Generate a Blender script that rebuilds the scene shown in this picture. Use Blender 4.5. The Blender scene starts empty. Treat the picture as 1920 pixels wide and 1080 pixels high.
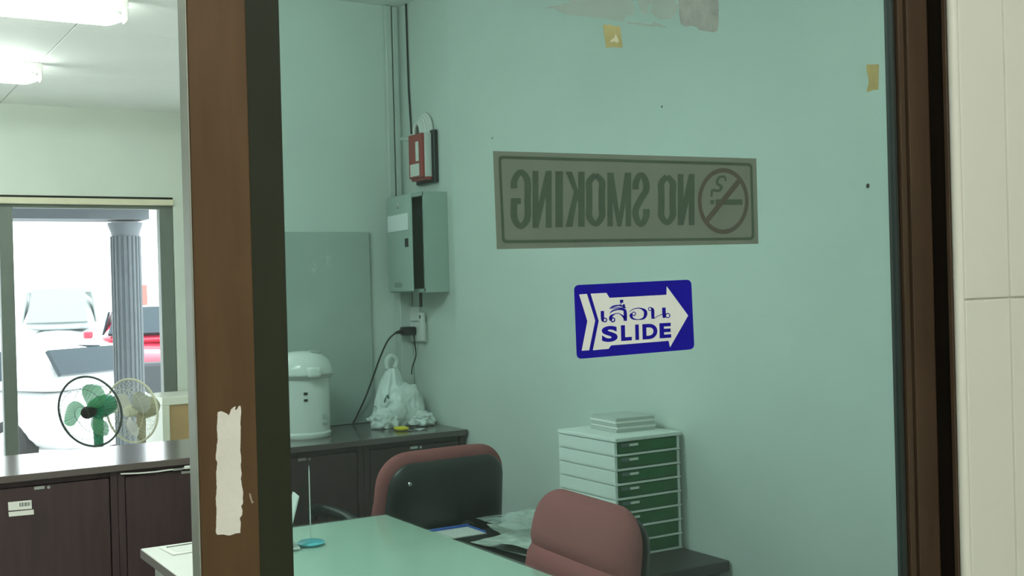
import bpy, bmesh, math, random
from mathutils import Vector, Matrix, noise
random.seed(7)
sc = bpy.context.scene
C = sc.collection
PI = math.pi

# ------------------------------------------------------------------ camera
F = 2160.0                      # focal length in pixels of the 1920 x 1080 frame
EYE = Vector((0, 0, 1.45))
YAW, PITCH, ROLL = math.radians(31.5), math.radians(-0.2), math.radians(1.5)
fwd = Vector((math.sin(YAW)*math.cos(PITCH), math.cos(YAW)*math.cos(PITCH), math.sin(PITCH)))
rgt = Vector((math.cos(YAW), -math.sin(YAW), 0)); dwn = fwd.cross(rgt)
r2 = math.cos(ROLL)*rgt + math.sin(ROLL)*dwn
d2 = -math.sin(ROLL)*rgt + math.cos(ROLL)*dwn
cd = bpy.data.cameras.new('camera'); cam = bpy.data.objects.new('camera', cd); C.objects.link(cam)
cd.sensor_width = 36; cd.lens = F/1920*36; cd.clip_start = 0.02; cd.clip_end = 300
M = Matrix.Identity(4)
for i in range(3):
    M[i][0] = r2[i]; M[i][1] = -d2[i]; M[i][2] = -fwd[i]; M[i][3] = EYE[i]
cam.matrix_world = M
sc.camera = cam

# ------------------------------------------------------------------ world, exposure
w = bpy.data.worlds.new('world'); sc.world = w; w.use_nodes = True
bg = w.node_tree.nodes['Background']; bg.inputs[0].default_value = (0.90, 0.97, 1.0, 1); bg.inputs[1].default_value = 5.5
sc.view_settings.view_transform = 'Standard'; sc.view_settings.look = 'None'
sc.view_settings.gamma = 1; sc.view_settings.use_curve_mapping = False
sc.view_settings.exposure = 0.0
TUBE = 24.0                     # brightness of the fluorescent battens in the office
TUBE_DESK = 78.0                # stronger lamp above the desk
HALL_FILL = 76.0                # unseen lamp added behind the viewer to light the tiled hall

# ------------------------------------------------------------------ helpers
def at(x, y, Y):                # photo pixel -> point on the plane y = Y
    r = fwd + (x-960)/F*r2 + (y-540)/F*d2
    return EYE + r*(Y/r.y)
def at_z(x, y, Z):
    r = fwd + (x-960)/F*r2 + (y-540)/F*d2
    return EYE + r*((Z-EYE.z)/r.z)

def mat(name, col, rough=0.6, metal=0.0, var=0.0, scale=8.0, bump=0.0, bscale=60.0, stretch=None, spec=0.5, alpha=1.0,
        emit=None, estr=0.0, trans=0.0, col2=None, coat=0.0):
    m = bpy.data.materials.new(name); m.use_nodes = True
    nt = m.node_tree; b = nt.nodes['Principled BSDF']
    b.inputs['Base Color'].default_value = (*col, 1); b.inputs['Roughness'].default_value = rough
    b.inputs['Metallic'].default_value = metal; b.inputs['Specular IOR Level'].default_value = spec
    b.inputs['Alpha'].default_value = alpha
    b.inputs['Coat Weight'].default_value = coat
    if emit: b.inputs['Emission Color'].default_value = (*emit, 1); b.inputs['Emission Strength'].default_value = estr
    if trans: b.inputs['Transmission Weight'].default_value = trans
    tc = nt.nodes.new('ShaderNodeTexCoord'); mp = nt.nodes.new('ShaderNodeMapping')
    nt.links.new(tc.outputs['Object'], mp.inputs['Vector'])
    if stretch: mp.inputs['Scale'].default_value = stretch
    if var or col2:
        n = nt.nodes.new('ShaderNodeTexNoise'); n.inputs['Scale'].default_value = scale; n.inputs['Detail'].default_value = 6
        cr = nt.nodes.new('ShaderNodeMix'); cr.data_type = 'RGBA'
        a = tuple(min(1, c*(1-var)) for c in col); d = col2 if col2 else tuple(min(1, c*(1+var)) for c in col)
        cr.inputs[6].default_value = (*a, 1); cr.inputs[7].default_value = (*d, 1)
        mr = nt.nodes.new('ShaderNodeMapRange'); mr.inputs[1].default_value = 0.3; mr.inputs[2].default_value = 0.7
        nt.links.new(mp.outputs[0], n.inputs['Vector']); nt.links.new(n.outputs['Fac'], mr.inputs[0])
        nt.links.new(mr.outputs[0], cr.inputs[0]); nt.links.new(cr.outputs[2], b.inputs['Base Color'])
    if bump:
        n2 = nt.nodes.new('ShaderNodeTexNoise'); n2.inputs['Scale'].default_value = bscale; n2.inputs['Detail'].default_value = 4
        bp = nt.nodes.new('ShaderNodeBump'); bp.inputs['Strength'].default_value = bump; bp.inputs['Distance'].default_value = 0.004
        nt.links.new(mp.outputs[0], n2.inputs['Vector']); nt.links.new(n2.outputs['Fac'], bp.inputs['Height'])
        nt.links.new(bp.outputs[0], b.inputs['Normal'])
    return m

def glass_mat(name, tint, ior=1.45, rough=0.0, gain=1.0):
    m = bpy.data.materials.new(name); m.use_nodes = True; nt = m.node_tree
    for n in list(nt.nodes): nt.nodes.remove(n)
    o = nt.nodes.new('ShaderNodeOutputMaterial'); mx = nt.nodes.new('ShaderNodeMixShader')
    t = nt.nodes.new('ShaderNodeBsdfTransparent'); g = nt.nodes.new('ShaderNodeBsdfGlossy'); f = nt.nodes.new('ShaderNodeFresnel')
    t.inputs[0].default_value = (*[c**0.5 for c in tint], 1); g.inputs['Roughness'].default_value = rough
    g.inputs[0].default_value = (gain, gain, gain, 1)
    ge = nt.nodes.new('ShaderNodeNewGeometry'); mr = nt.nodes.new('ShaderNodeMapRange')   # same reflectance on both faces of the thin pane
    mr.inputs[3].default_value = ior; mr.inputs[4].default_value = 1/ior
    nt.links.new(ge.outputs['Backfacing'], mr.inputs[0]); nt.links.new(mr.outputs[0], f.inputs[0])
    nt.links.new(f.outputs[0], mx.inputs[0]); nt.links.new(t.outputs[0], mx.inputs[1]); nt.links.new(g.outputs[0], mx.inputs[2])
    nt.links.new(mx.outputs[0], o.inputs[0])
    return m

class MB:                       # collects shapes; build() links them as ONE mesh object
    def __init__(s): s.bm = bmesh.new(); s.smooth = False
    def box(s, a, b, bev=0.0, seg=2, rot=None):
        a = Vector(a); b = Vector(b); c = (a+b)/2; d = b-a
        r = bmesh.ops.create_cube(s.bm, size=1.0); vs = r['verts']
        for v in vs: v.co = Vector((v.co.x*d.x, v.co.y*d.y, v.co.z*d.z))
        if bev:
            es = list({e for v in vs for e in v.link_edges})
            rr = bmesh.ops.bevel(s.bm, geom=es, offset=bev, segments=seg, affect='EDGES', profile=0.5)
            vs = list({v for f in rr['faces'] for v in f.verts} | {v for v in vs if v.is_valid})
        for v in vs:
            p = v.co
            if rot: p = rot @ p
            v.co = p + c
        return s
    def prism(s, pts, vec):     # closed polygon (3D points) extruded along vec
        vec = Vector(vec)
        a = [s.bm.verts.new(p) for p in pts]; b = [s.bm.verts.new(Vector(p)+vec) for p in pts]
        n = len(pts)
        s.bm.faces.new(a); s.bm.faces.new(list(reversed(b)))
        for i in range(n): s.bm.faces.new((a[(i+1) % n], a[i], b[i], b[(i+1) % n]))
        return s
    def poly(s, pts):
        s.bm.faces.new([s.bm.verts.new(p) for p in pts]); return s
    def tube(s, path, r, n=8, cap=True, closed=False):
        path = [Vector(p) for p in path]; rings = []
        N = len(path)
        up = None
        for i, p in enumerate(path):
            if closed: t = (path[(i+1) % N]-path[i-1])
            else: t = (path[min(i+1, N-1)]-path[max(i-1, 0)])
            t.normalize()
            if up is None: up = t.orthogonal().normalized()
            up = (up - t*up.dot(t))
            up = up.normalized() if up.length > 1e-6 else t.orthogonal().normalized()
            q = t.cross(up)
            rr = r[i] if isinstance(r, (list, tuple)) else r
            rings.append([s.bm.verts.new(p + rr*(math.cos(2*PI*k/n)*up + math.sin(2*PI*k/n)*q)) for k in range(n)])
        for i in range(N if closed else N-1):
            A = rings[i]; B = rings[(i+1) % N]
            for k in range(n): s.bm.faces.new((A[k], A[(k+1) % n], B[(k+1) % n], B[k]))
        if cap and not closed:
            s.bm.faces.new(list(reversed(rings[0]))); s.bm.faces.new(rings[-1])
        return s
    def lathe(s, prof, n=28, mtx=None):     # profile [(r, z)] about z
        mtx = mtx or Matrix.Identity(4); rings = []
        for r, z in prof:
            if r < 1e-6: rings.append([s.bm.verts.new(mtx @ Vector((0, 0, z)))])
            else: rings.append([s.bm.verts.new(mtx @ Vector((r*math.cos(2*PI*k/n), r*math.sin(2*PI*k/n), z))) for k in range(n)])
        for A, B in zip(rings, rings[1:]):
            for k in range(n):
                k2 = (k+1) % n
                if len(A) == 1 and len(B) == 1: continue
                if len(A) == 1: s.bm.faces.new((A[0], B[k2], B[k]))
                elif len(B) == 1: s.bm.faces.new((A[k], A[k2], B[0]))
                else: s.bm.faces.new((A[k], A[k2], B[k2], B[k]))
        return s
    def grid(s, fn, nu, nv, closed_u=False):
        V = [[s.bm.verts.new(fn(i/(nu if closed_u else nu-1), j/(nv-1))) for i in range(nu)] for j in range(nv)]
        for j in range(nv-1):
            for i in range(nu if closed_u else nu-1):
                i2 = (i+1) % nu
                s.bm.faces.new((V[j][i], V[j][i2], V[j+1][i2], V[j+1][i]))
        return s
    def build(s, name, m, parent=None, smooth=False, loc=None):
        bmesh.ops.recalc_face_normals(s.bm, faces=s.bm.faces)
        me = bpy.data.meshes.new(name); s.bm.to_mesh(me); s.bm.free()
        me.materials.append(m)
        if smooth:
            me.polygons.foreach_set('use_smooth', [True]*len(me.polygons))
            me.set_sharp_from_angle(angle=math.radians(38))
        o = bpy.data.objects.new(name, me); C.objects.link(o)
        if parent is not None: o.parent = parent
        if loc is not None: o.location = loc
        return o

def tag(o, label=None, cat=None, group=None, kind=None):
    if label: o['label'] = label
    if cat: o['category'] = cat
    if group: o['group'] = group
    if kind: o['kind'] = kind
    return o
def thing(name, loc=(0, 0, 0), rz=0.0, label=None, cat=None, group=None):
    o = bpy.data.objects.new(name, None); C.objects.link(o)
    o.location = loc; o.rotation_euler = (0, 0, rz); o.empty_display_size = 0.05
    return tag(o, label, cat, group)
def copy_tree(o, parent=None):
    c = o.copy(); C.objects.link(c); c.parent = parent
    for ch in list(o.children): copy_tree(ch, c)
    return c
def struct(name, mb, m, label=None, smooth=False):
    return tag(mb.build(name, m, smooth=smooth), label, None, None, 'structure')

# ------------------------------------------------------------------ materials
m_wall = mat('painted_wall', (0.67, 0.74, 0.67), 0.7, var=0.035, scale=2.5, bump=0.12, bscale=90)
m_ceil = mat('ceiling_paint', (0.92, 0.95, 0.92), 0.75, var=0.02, scale=2)
m_floor = mat('floor_tile', (0.55, 0.54, 0.50), 0.4, var=0.1, scale=5)
m_tile = mat('glazed_tile', (0.72, 0.73, 0.63), 0.22, var=0.02, scale=3, bump=0.03, bscale=12)
m_grout = mat('tile_grout', (0.64, 0.65, 0.56), 0.9, var=0.05, scale=40)
m_stile = mat('brown_stile_paint', (0.078, 0.046, 0.019), 0.5, var=0.14, scale=6, stretch=(9, 9, 1.2), bump=0.04, bscale=200, spec=0.2)
m_stile_r = mat('bronze_stile_paint', (0.058, 0.038, 0.022), 0.5, spec=0.2, var=0.12, scale=6, stretch=(9, 9, 1.0))
m_bead = mat('dark_bead', (0.020, 0.024, 0.013), 0.5, var=0.12, scale=5, stretch=(6, 6, 1), spec=0.15)  # near-black tone, darker than the brown stile beside it
m_shade = mat('shaded_brown', (0.007, 0.005, 0.003), 0.6, var=0.1, spec=0.1)  # brown jamb with the reveal's shade put into its colour; the grooves share it
m_gasket = mat('rubber_gasket', (0.012, 0.016, 0.012), 0.6)
m_alu = mat('worn_aluminium', (0.30, 0.32, 0.27), 0.45, metal=0.35, var=0.1, scale=7, stretch=(5, 5, 1))
m_glass = glass_mat('green_door_glass', (0.52, 0.69, 0.70), 1.42)
m_winglass = glass_mat('window_glass', (0.93, 0.97, 0.96), 1.40)
m_frame = mat('grey_green_frame', (0.16, 0.19, 0.165), 0.5, metal=0.2, var=0.05)
m_cream = mat('cream_rail', (0.72, 0.70, 0.52), 0.5, var=0.05)
m_cab = mat('maroon_brown_laminate', (0.046, 0.026, 0.027), 0.45, var=0.16, scale=5, stretch=(8, 8, 1.0))
m_cabtop = mat('brown_worktop_laminate', (0.105, 0.085, 0.078), 0.15, var=0.10, scale=5, stretch=(1, 8, 8))
m_metal = mat('brushed_metal', (0.62, 0.63, 0.6), 0.3, metal=0.9)
m_white = mat('white_plastic', (0.78, 0.80, 0.75), 0.4, var=0.02)
m_paper = mat('paper', (0.80, 0.80, 0.74), 0.8, var=0.03, scale=12)
m_blackp = mat('black_plastic', (0.012, 0.013, 0.012), 0.38)
m_red = mat('red_fabric', (0.30, 0.098, 0.098), 0.95, var=0.10, scale=300, bump=0.35, bscale=700, spec=0.2)
m_desk = mat('pale_grey_laminate', (0.70, 0.73, 0.70), 0.4, var=0.02)
m_deskedge = mat('grey_desk_edge', (0.20, 0.19, 0.18), 0.5)
m_board = mat('grey_board', (0.42, 0.50, 0.45), 0.7, var=0.05, scale=4)
m_egrey = mat('grey_green_enamel', (0.40, 0.50, 0.44), 0.35, var=0.03)
m_duct = mat('trunking_plastic', (0.60, 0.66, 0.60), 0.5)
m_blue = mat('sticker_blue', (0.006, 0.004, 0.25), 0.5, spec=0.15, var=0.1, scale=60)
m_stwhite = mat('sticker_white', (0.68, 0.72, 0.66), 0.3, var=0.02, scale=60)

# ------------------------------------------------------------------ the setting
XR, YB, YF, ZC, YW, ZCEIL = 2.22, 4.50, 3.99, 0.88, 7.78, 2.66
struct('floor', MB().box((-2.6, -2.6, -0.1), (2.4, 7.9, 0)), m_floor, 'grey tiled floor of the office and hall')
ce = struct('ceiling', MB().box((-2.6, -2.6, ZCEIL+0.012), (2.4, 7.9, ZCEIL+0.1)), m_ceil, 'white boarded ceiling of the office')
pan = None
for i in range(4):
    for j in range(6):
        x0 = -2.6+i*1.22; y0 = 0.92+j*1.145
        if pan is None:
            pan = MB().box((0.002, 0.002, 0), (1.218, 1.143, 0.011), 0.002, 1).build('ceiling_panel', m_ceil, ce, loc=(x0, y0, ZCEIL)); continue
        o = pan.copy(); C.objects.link(o); o.location = (x0, y0, ZCEIL)
struct('wall_right', MB().box((XR, 0.90, 0), (XR+0.1, 7.9, ZCEIL+0.1)), m_wall, 'pale green painted wall seen through the glass door')
struct('wall_back', MB().box((1.47, YB, 0), (XR, YB+0.1, ZCEIL)), m_wall, 'pale green wall piece behind the thermos pot')
struct('wall_left', MB().box((-2.7, -2.6, 0), (-2.6, 7.9, ZCEIL+0.1)), m_wall, 'far left wall outside the view')
struct('wall_rear', MB().box((-2.6, -2.7, 0), (2.4, -2.6, ZCEIL+0.1)), m_wall, 'hall wall behind the viewer')
struct('wall_hall', MB().box((2.4, -2.6, 0), (2.5, 1.00, ZCEIL+0.1)), m_wall, 'hall side wall outside the view')
# window wall: header above, pier at the right corner
HEAD = 2.09
ww = MB().box((-2.6, YW, HEAD), (XR, YW+0.15, ZCEIL)).box((2.115, YW, 0), (XR, YW+0.15, HEAD)).box((-2.6, YW, 0), (-1.9, YW+0.15, HEAD))
struct('wall_window', ww, m_wall, 'pale wall above and beside the large window')
# window_1: shopfront of fixed panes
wf = thing('window_1'); tag(wf, 'large bright window behind the two fans', None, None, 'structure')
WXL, WXR = -1.9, 2.115
for (x0, x1) in ((-1.9, -1.82), (-0.48, -0.40), (1.037, 1.117), (2.026, 2.115)):
    MB().box((x0, YW+0.01, 0.0), (x1, YW+0.09, HEAD-0.07), 0.004, 1).build('mullion', m_frame, wf)
MB().box((WXL, YW+0.012, 0.0), (WXR, YW+0.088, 0.10), 0.004, 1).build('bottom_rail', m_frame, wf)
MB().box((WXL, YW-0.03, HEAD-0.055), (WXR, YW+0.09, HEAD-0.016), 0.004, 1).build('head_rail', m_cream, wf)
MB().box((WXL, YW+0.005, HEAD-0.016), (WXR, YW+0.09, HEAD), 0).build('head_gap', m_gasket, wf)
MB().box((WXL, YW+0.015, HEAD-0.078), (WXR, YW+0.085, HEAD-0.055), 0.003, 1).build('head_track', m_frame, wf)
for (x0, x1) in ((-1.82, -0.48), (-0.40, 1.037), (1.117, 2.026)):
    MB().box((x0, YW+0.045, 0.10), (x1, YW+0.051, HEAD-0.078)).build('pane', m_winglass, wf)

# tiled wall the door slides behind
YD = 0.885                      # front face of the sliding door
YT = 0.850                      # front face of the tiled wall
XT = at(1797, 540, YT).x
wt = struct('wall_front', MB().box((XT+0.006, YT+0.0012, 0), (2.4, YT+0.028, ZCEIL)), m_grout, 'white tiled wall at the right of the sliding door')
MB().box((XT+0.060, 0.935, 0), (XR, 0.985, ZCEIL)).build('inner_leaf', m_wall, wt)
zj = at(1850, 560.5, YT).z
xa = at(1808.5, 560, YT).x; xb = at(1891.5, 560, YT).x
tl = {}
cols = [(xa, xb)] + [(xb+0.0025+k*0.2025, xb+0.0025+k*0.2025+0.20) for k in range(5)]
for (c0, c1) in cols:
    for r in range(-4, 4):
        z0 = zj+r*0.40+0.0009; z1 = zj+(r+1)*0.40-0.0009
        z0 = max(z0, 0.0); z1 = min(z1, ZCEIL)
        if z1-z0 < 0.02: continue
        key = (round(c1-c0, 4), round(z1-z0, 4))
        if key not in tl:
            o = MB().box((0, 0, 0), (c1-c0, 0.008, z1-z0), 0.0018, 2).build('tile', m_tile, wt); tl[key] = o
        else:
            o = tl[key].copy(); C.objects.link(o)
        o.location = (c0, YT-0.0015, z0)
# rounded edge bead of the tiling
MB().tube([(XT+0.0065, YT+0.0045, 0.0), (XT+0.0065, YT+0.0045, ZCEIL)], 0.0062, 12).build('edge_bead', m_tile, wt, True)
# jamb in the pocket mouth
jm = struct('trim_1', MB().box((XT+0.0005, YT+0.012, 0), (XT+0.0045, YD-0.002, ZCEIL)), m_shade, 'brown door jamb at the tiled wall, coloured dark for its shade')
MB().box((XT-0.0012, YT+0.008, 0), (XT+0.0015, YT+0.0135, ZCEIL), 0.0006, 1).build('jamb_lip', m_stile_r, jm)
# wall left of the opening
wl = struct('wall_door', MB().box((-2.6, YT, 0), (-0.62, 0.985, ZCEIL)), m_wall, 'wall left of the door opening outside the view')
struct('wall_over_door', MB().box((-0.62, YT, 2.20), (XT+0.006, 0.985, ZCEIL)), m_wall, 'wall above the door opening')

# ------------------------------------------------------------------ sliding door
dr = thing('door_1'); tag(dr, 'brown framed sliding glass door standing partly open', None, None, 'structure')
X0 = at(364.5, 540, YD).x; X1 = at(474.5, 540, YD).x; X2 = at(537.5, 540, YD+0.004).x
XG = at(1686, 540, YD+0.004).x
ZT = 2.16
MB().box((X0, YD, 0.01), (X1, YD+0.020, ZT), 0.0012, 2).build('stile', m_stile, dr)
MB().box((X0-0.0015, YD+0.0012, 0.01), (X0, YD+0.0205, ZT), 0.0004, 1).build('edge_strip', m_alu, dr)
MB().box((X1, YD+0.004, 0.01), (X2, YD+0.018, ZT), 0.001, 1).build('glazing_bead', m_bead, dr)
xs = [at(p, 540, YD+0.003).x for p in (1686, 1691.5, 1695, 1705, 1709)]
XE = XT+0.045
MB().box((XG, YD+0.005, 0.01), (xs[1], YD+0.016, ZT)).build('gasket', m_gasket, dr)
MB().box((xs[1], YD+0.0065, 0.01), (xs[2], YD+0.016, ZT)).build('gasket_groove', m_shade, dr)
MB().box((xs[2], YD+0.002, 0.01), (xs[3], YD+0.018, ZT), 0.0012, 2).build('glazing_bead', m_stile_r, dr)
MB().box((xs[3], YD+0.0065, 0.01), (xs[4], YD+0.018, ZT)).build('bead_groove', m_shade, dr)
MB().box((xs[4], YD, 0.01), (XE, YD+0.020, ZT), 0.0012, 2).build('stile', m_stile_r, dr)
MB().box((X1, YD+0.001, 0.01), (xs[4], YD+0.019, 0.11), 0.001, 1).build('bottom_rail', m_stile, dr)
MB().box((X1, YD+0.001, ZT-0.07), (xs[4], YD+0.019, ZT), 0.001, 1).build('top_rail', m_stile, dr)
YG0, YG1 = YD+0.0085, YD+0.0135
MB().box((X2-0.006, YG0, 0.10), (XG+0.004, YG1, ZT-0.06)).build('glass_pane', m_glass, dr)
# small scuff and old-tape stain on the stile
def zs(x, y): return at(400+x/3.175, 740+y/3.176, YD)
MB().prism([zs(212, 586)+Vector((0, -.0002, 0)), zs(222, 590)+Vector((0, -.0002, 0)), zs(232, 632)+Vector((0, -.0002, 0)), zs(243, 640)+Vector((0, -.0002, 0)), zs(228, 648)+Vector((0, -.0002, 0)), zs(216, 612)+Vector((0, -.0002, 0))], (0, .0001, 0)).build('paint_chip', mat('chip', (0.30, 0.26, 0.20), 0.8), dr)

# torn paper strip stuck to the stile
random.seed(3)
def zt(x, y): return at(400+x/3.175, 740+y/3.176, YD)
L = [(25, 104), (45, 98), (62, 104), (78, 112), (92, 122), (104, 88), (122, 72), (132, 70), (128, 92), (140, 88), (150, 68), (160, 66)]
Rr = [(164, 100), (160, 160), (161, 240), (158, 330), (164, 380), (162, 430), (168, 470), (162, 500), (170, 550), (176, 580), (174, 650), (164, 662), (172, 690), (170, 715), (156, 735), (162, 760), (160, 822)]
Bt = [(130, 826), (95, 838), (60, 832), (22, 834)]
Ll = [(14, 820), (18, 700), (13, 620), (19, 560), (16, 470), (22, 400), (13, 384), (19, 300), (25, 265), (20, 200), (24, 140)]
out = []
seq = L+Rr+Bt+Ll
for k, p in enumerate(seq):
    q = seq[(k+1) % len(seq)]
    n = max(1, int(math.hypot(q[0]-p[0], q[1]-p[1])/14))
    for i in range(n):
        t = i/n; j = 1.6 if i else 0
        out.append((p[0]+(q[0]-p[0])*t+random.uniform(-j, j), p[1]+(q[1]-p[1])*t+random.uniform(-j, j)))
ts = MB().prism([zt(*p)+Vector((0, -.0006, 0)) for p in out], (0, .0005, 0)).build('paper_strip', mat('torn_paper', (0.66, 0.66, 0.58), 0.85, var=0.04, scale=40, bump=0.3, bscale=120))
tag(ts, 'torn white paper strip stuck upright on the brown door stile', 'paper strip')

# ------------------------------------------------------------------ slide sticker (near side of the glass)
YS = YG0-0.0003
def S(x, y, d=0.0): return at(1060+x/6.0, 510+y/6.0, YS-d)
def rounded(quad, r, n=6):
    out = []
    for i in range(4):
        p = Vector(quad[i]); a = Vector(quad[i-1]); b = Vector(quad[(i+1) % 4])
        u = (a-p).normalized()*r; v = (b-p).normalized()*r
        for k in range(n+1):
            t = k/n
            out.append(p + u*(1-t)**2 + v*t**2)
    return out
sl = MB().prism([S(p.x, p.y) for p in rounded([(97, 148), (1416, 84), (1452, 868), (130, 980)], 62)], (0, .0002, 0)).build('slide_sticker', m_blue)
tag(sl, 'blue sticker with white arrow reading SLIDE on the glass door', 'sticker')
def flat(name, pts, m, d, parent, conv=S):
    return MB().prism([conv(*p, d) for p in pts], (0, .00006, 0)).build(name, m, parent)
flat('chevron', [(155, 252), (243, 246), (336, 546), (268, 880), (184, 886), (248, 552)], m_stwhite, .0001, sl)
flat('arrow', [(285, 244), (462, 234), (497, 291), (1138, 256), (1140, 160), (1382, 490), (1178, 848), (1162, 774), (515, 826), (487, 864), (310, 880), (376, 550)], m_stwhite, .0001, sl)
def text_mesh(body, bold=0.0):
    cu = bpy.data.curves.new('lettering', 'FONT'); cu.body = body; cu.offset = bold; cu.resolution_u = 6
    o = bpy.data.objects.new('lettering', cu); C.objects.link(o)
    dg = bpy.context.evaluated_depsgraph_get(); dg.update()
    me = bpy.data.meshes.new_from_object(o.evaluated_get(dg)); bpy.data.objects.remove(o)
    vs = [v.co.copy() for v in me.vertices]; fs = [tuple(p.vertices) for p in me.polygons]
    x0 = min(v.x for v in vs); x1 = max(v.x for v in vs); y0 = min(v.y for v in vs); y1 = max(v.y for v in vs)
    bpy.data.meshes.remove(me)
    return [((v.x-x0)/(x1-x0), (v.y-y0)/(y1-y0)) for v in vs], fs
def text_quad(name, body, quad, conv, m, parent, d, bold=0.0):
    uv, fs = text_mesh(body, bold); tl_, tr_, br_, bl_ = [Vector(q) for q in quad]
    mb = MB(); V = []
    for (u, v) in uv:
        p = (bl_*(1-u)+br_*u)*(1-v) + (tl_*(1-u)+tr_*u)*v
        V.append(mb.bm.verts.new(conv(p.x, p.y, d)))
    for f in fs:
        try: mb.bm.faces.new([V[i] for i in f])
        except ValueError: pass
    ex = bmesh.ops.extrude_face_region(mb.bm, geom=list(mb.bm.faces))
    for e in ex['geom']:
        if isinstance(e, bmesh.types.BMVert): e.co.y += .00004
    return mb.build(name, m, parent)
lets = [('S', (408, 586)), ('L', (625, 745)), ('I', (785, 826)), ('D', (866, 1034)), ('E', (1058, 1188))]
for ch, (a, b) in lets:         # each letter stretched to its own width on the slanted base line
    top = lambda x: 612-(x-408)*(42/777.0); bot = lambda x: 792-(x-412)*(54/776.0)
    text_quad('letter', ch, [(a, top(a)), (b, top(b)), (b+4, bot(b)), (a+4, bot(a))], S, m_blue, sl, .0002, 0.045)
# Thai word drawn as brush strokes: (x, y, width) points
def stroke(mb, pts, conv, d):
    P = []
    for i, (x, y, wd) in enumerate(pts):
        a = pts[max(i-1, 0)]; b = pts[min(i+1, len(pts)-1)]
        t = Vector((b[0]-a[0], b[1]-a[1])); t.normalize(); n = Vector((-t.y, t.x))*wd/2
        P.append(((x+n.x, y+n.y), (x-n.x, y-n.y)))
    for (a, b), (c, e) in zip(P, P[1:]):
        mb.poly([conv(*a, d), conv(*b, d), conv(*e, d), conv(*c, d)])
def sm(pts, n=5):               # Catmull-Rom through the points
    out = []
    for i in range(len(pts)-1):
        p = [pts[max(i-1, 0)], pts[i], pts[i+1], pts[min(i+2, len(pts)-1)]]
        for k in range(n):
            t = k/n
            out.append(tuple(0.5*((2*p[1][j]) + (p[2][j]-p[0][j])*t + (2*p[0][j]-5*p[1][j]+4*p[2][j]-p[3][j])*t*t + (3*p[1][j]-p[0][j]-3*p[2][j]+p[3][j])*t**3) for j in range(3)))
    return out+[pts[-1]]
def ring(cx, cy, r, wd): return [(cx+r*math.cos(a*PI/8), cy+r*math.sin(a*PI/8), wd) for a in range(17)]
glyphs = [
    [[(417, 438, 38), (418, 500, 38), (420, 545, 30)], ring(445, 540, 21, 13), [(405, 520, 12), (415, 552, 14), (440, 560, 10)]],
    [ring(534, 538, 22, 14), sm([(512, 545, 34), (512, 505, 36), (545, 478, 14), (595, 466, 8), (640, 490, 16), (668, 520, 30)]),
     sm([(500, 470, 4), (530, 438, 16), (600, 420, 16), (660, 425, 30), (674, 460, 36), (674, 550, 38)])],
    [sm([(495, 412, 5), (540, 388, 20), (600, 376, 14), (650, 388, 16), (682, 404, 5)]), [(500, 410, 5), (600, 404, 12), (680, 404, 6)],
     [(606, 372, 12), (640, 380, 14)], [(657, 362, 24), (662, 404, 24)]],
    [[(632, 312, 38), (634, 346, 38)], [(630, 346, 10), (618, 372, 8)]],
    [sm([(716, 452, 5), (770, 416, 9), (840, 408, 12), (895, 436, 34), (902, 480, 38), (880, 520, 24), (820, 536, 8), (760, 524, 20), (738, 490, 34), (750, 465, 18)]), ring(770, 470, 20, 10)],
    [ring(954, 416, 19, 9), sm([(965, 402, 14), (982, 425, 34), (984, 480, 36), (986, 526, 34)]), sm([(996, 524, 8), (1040, 496, 7), (1090, 476, 8), (1140, 470, 8)]),
     [(1108, 400, 40), (1110, 470, 40), (1112, 516, 32)], ring(1152, 490, 24, 11)],
]
for g in glyphs:
    mb = MB()
    for st in g: stroke(mb, st, S, .0002)
    mb.build('thai_letter', m_blue, sl)

# ------------------------------------------------------------------ no smoking sign, stuck on the far side and seen from behind
YN = YG1+0.0006
m_nsback = mat('sign_back', (0.46, 0.34, 0.25), 0.7, var=0.05, scale=25)
m_nstext = mat('sign_ink', (0.17, 0.16, 0.09), 0.7, var=0.08, scale=30)
m_nsred = mat('sign_red_ink', (0.24, 0.13, 0.085), 0.7, var=0.08, scale=30)
def N(x, y, d=0.0): return at(900+x/2.4554, 260+y/2.4545, YN-d)
ns = MB().prism([N(60, 57), N(1272, 91), N(1282, 484), N(78, 509)], (0, .0003, 0)).build('no_smoking_sign', m_nsback)
tag(ns, 'brownish grey NO SMOKING sign seen mirrored through the glass', 'sign')
def band(name, outer, inner, m, d):
    mb = MB(); n = len(outer)
    for i in range(n):
        j = (i+1) % n
        mb.poly([N(*outer[i], d), N(*outer[j], d), N(*inner[j], d), N(*inner[i], d)])
    return mb.build(name, m, ns)
qo = [(p.x, p.y) for p in rounded([(84, 78), (1254, 112), (1264, 466), (102, 482)], 24)]
qi = [(p.x, p.y) for p in rounded([(97, 92), (1243, 125), (1252, 454), (114, 467)], 16)]
band('border', qo, qi, m_nstext, .0002)
cx, cy, ra, rb = 1120, 287, 117, 152
E1 = [(cx+ra*math.cos(a*PI/24), cy+rb*math.sin(a*PI/24)) for a in range(48)]
E2 = [(cx+(ra-17)*math.cos(a*PI/24), cy+(rb-21)*math.sin(a*PI/24)) for a in range(48)]
band('prohibition_ring', E1, E2, m_nsred, .0002)
mb = MB(); stroke(mb, [(1042, 380, 24), (1196, 190, 24)], N, .00025); mb.build('slash', m_nsred, ns)
mb = MB(); stroke(mb, [(1084, 292, 26), (1208, 292, 26)], N, .0002); stroke(mb, [(1060, 292, 20), (1078, 292, 20)], N, .0002)
mb.build('cigarette', m_nstext, ns)
mb = MB(); stroke(mb, sm([(1066, 268, 9), (1070, 238, 12), (1098, 240, 13), (1112, 222, 13), (1092, 205, 13), (1100, 180, 12), (1124, 175, 11), (1132, 195, 9)]), N, .0002); mb.build('smoke', m_nstext, ns)
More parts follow.
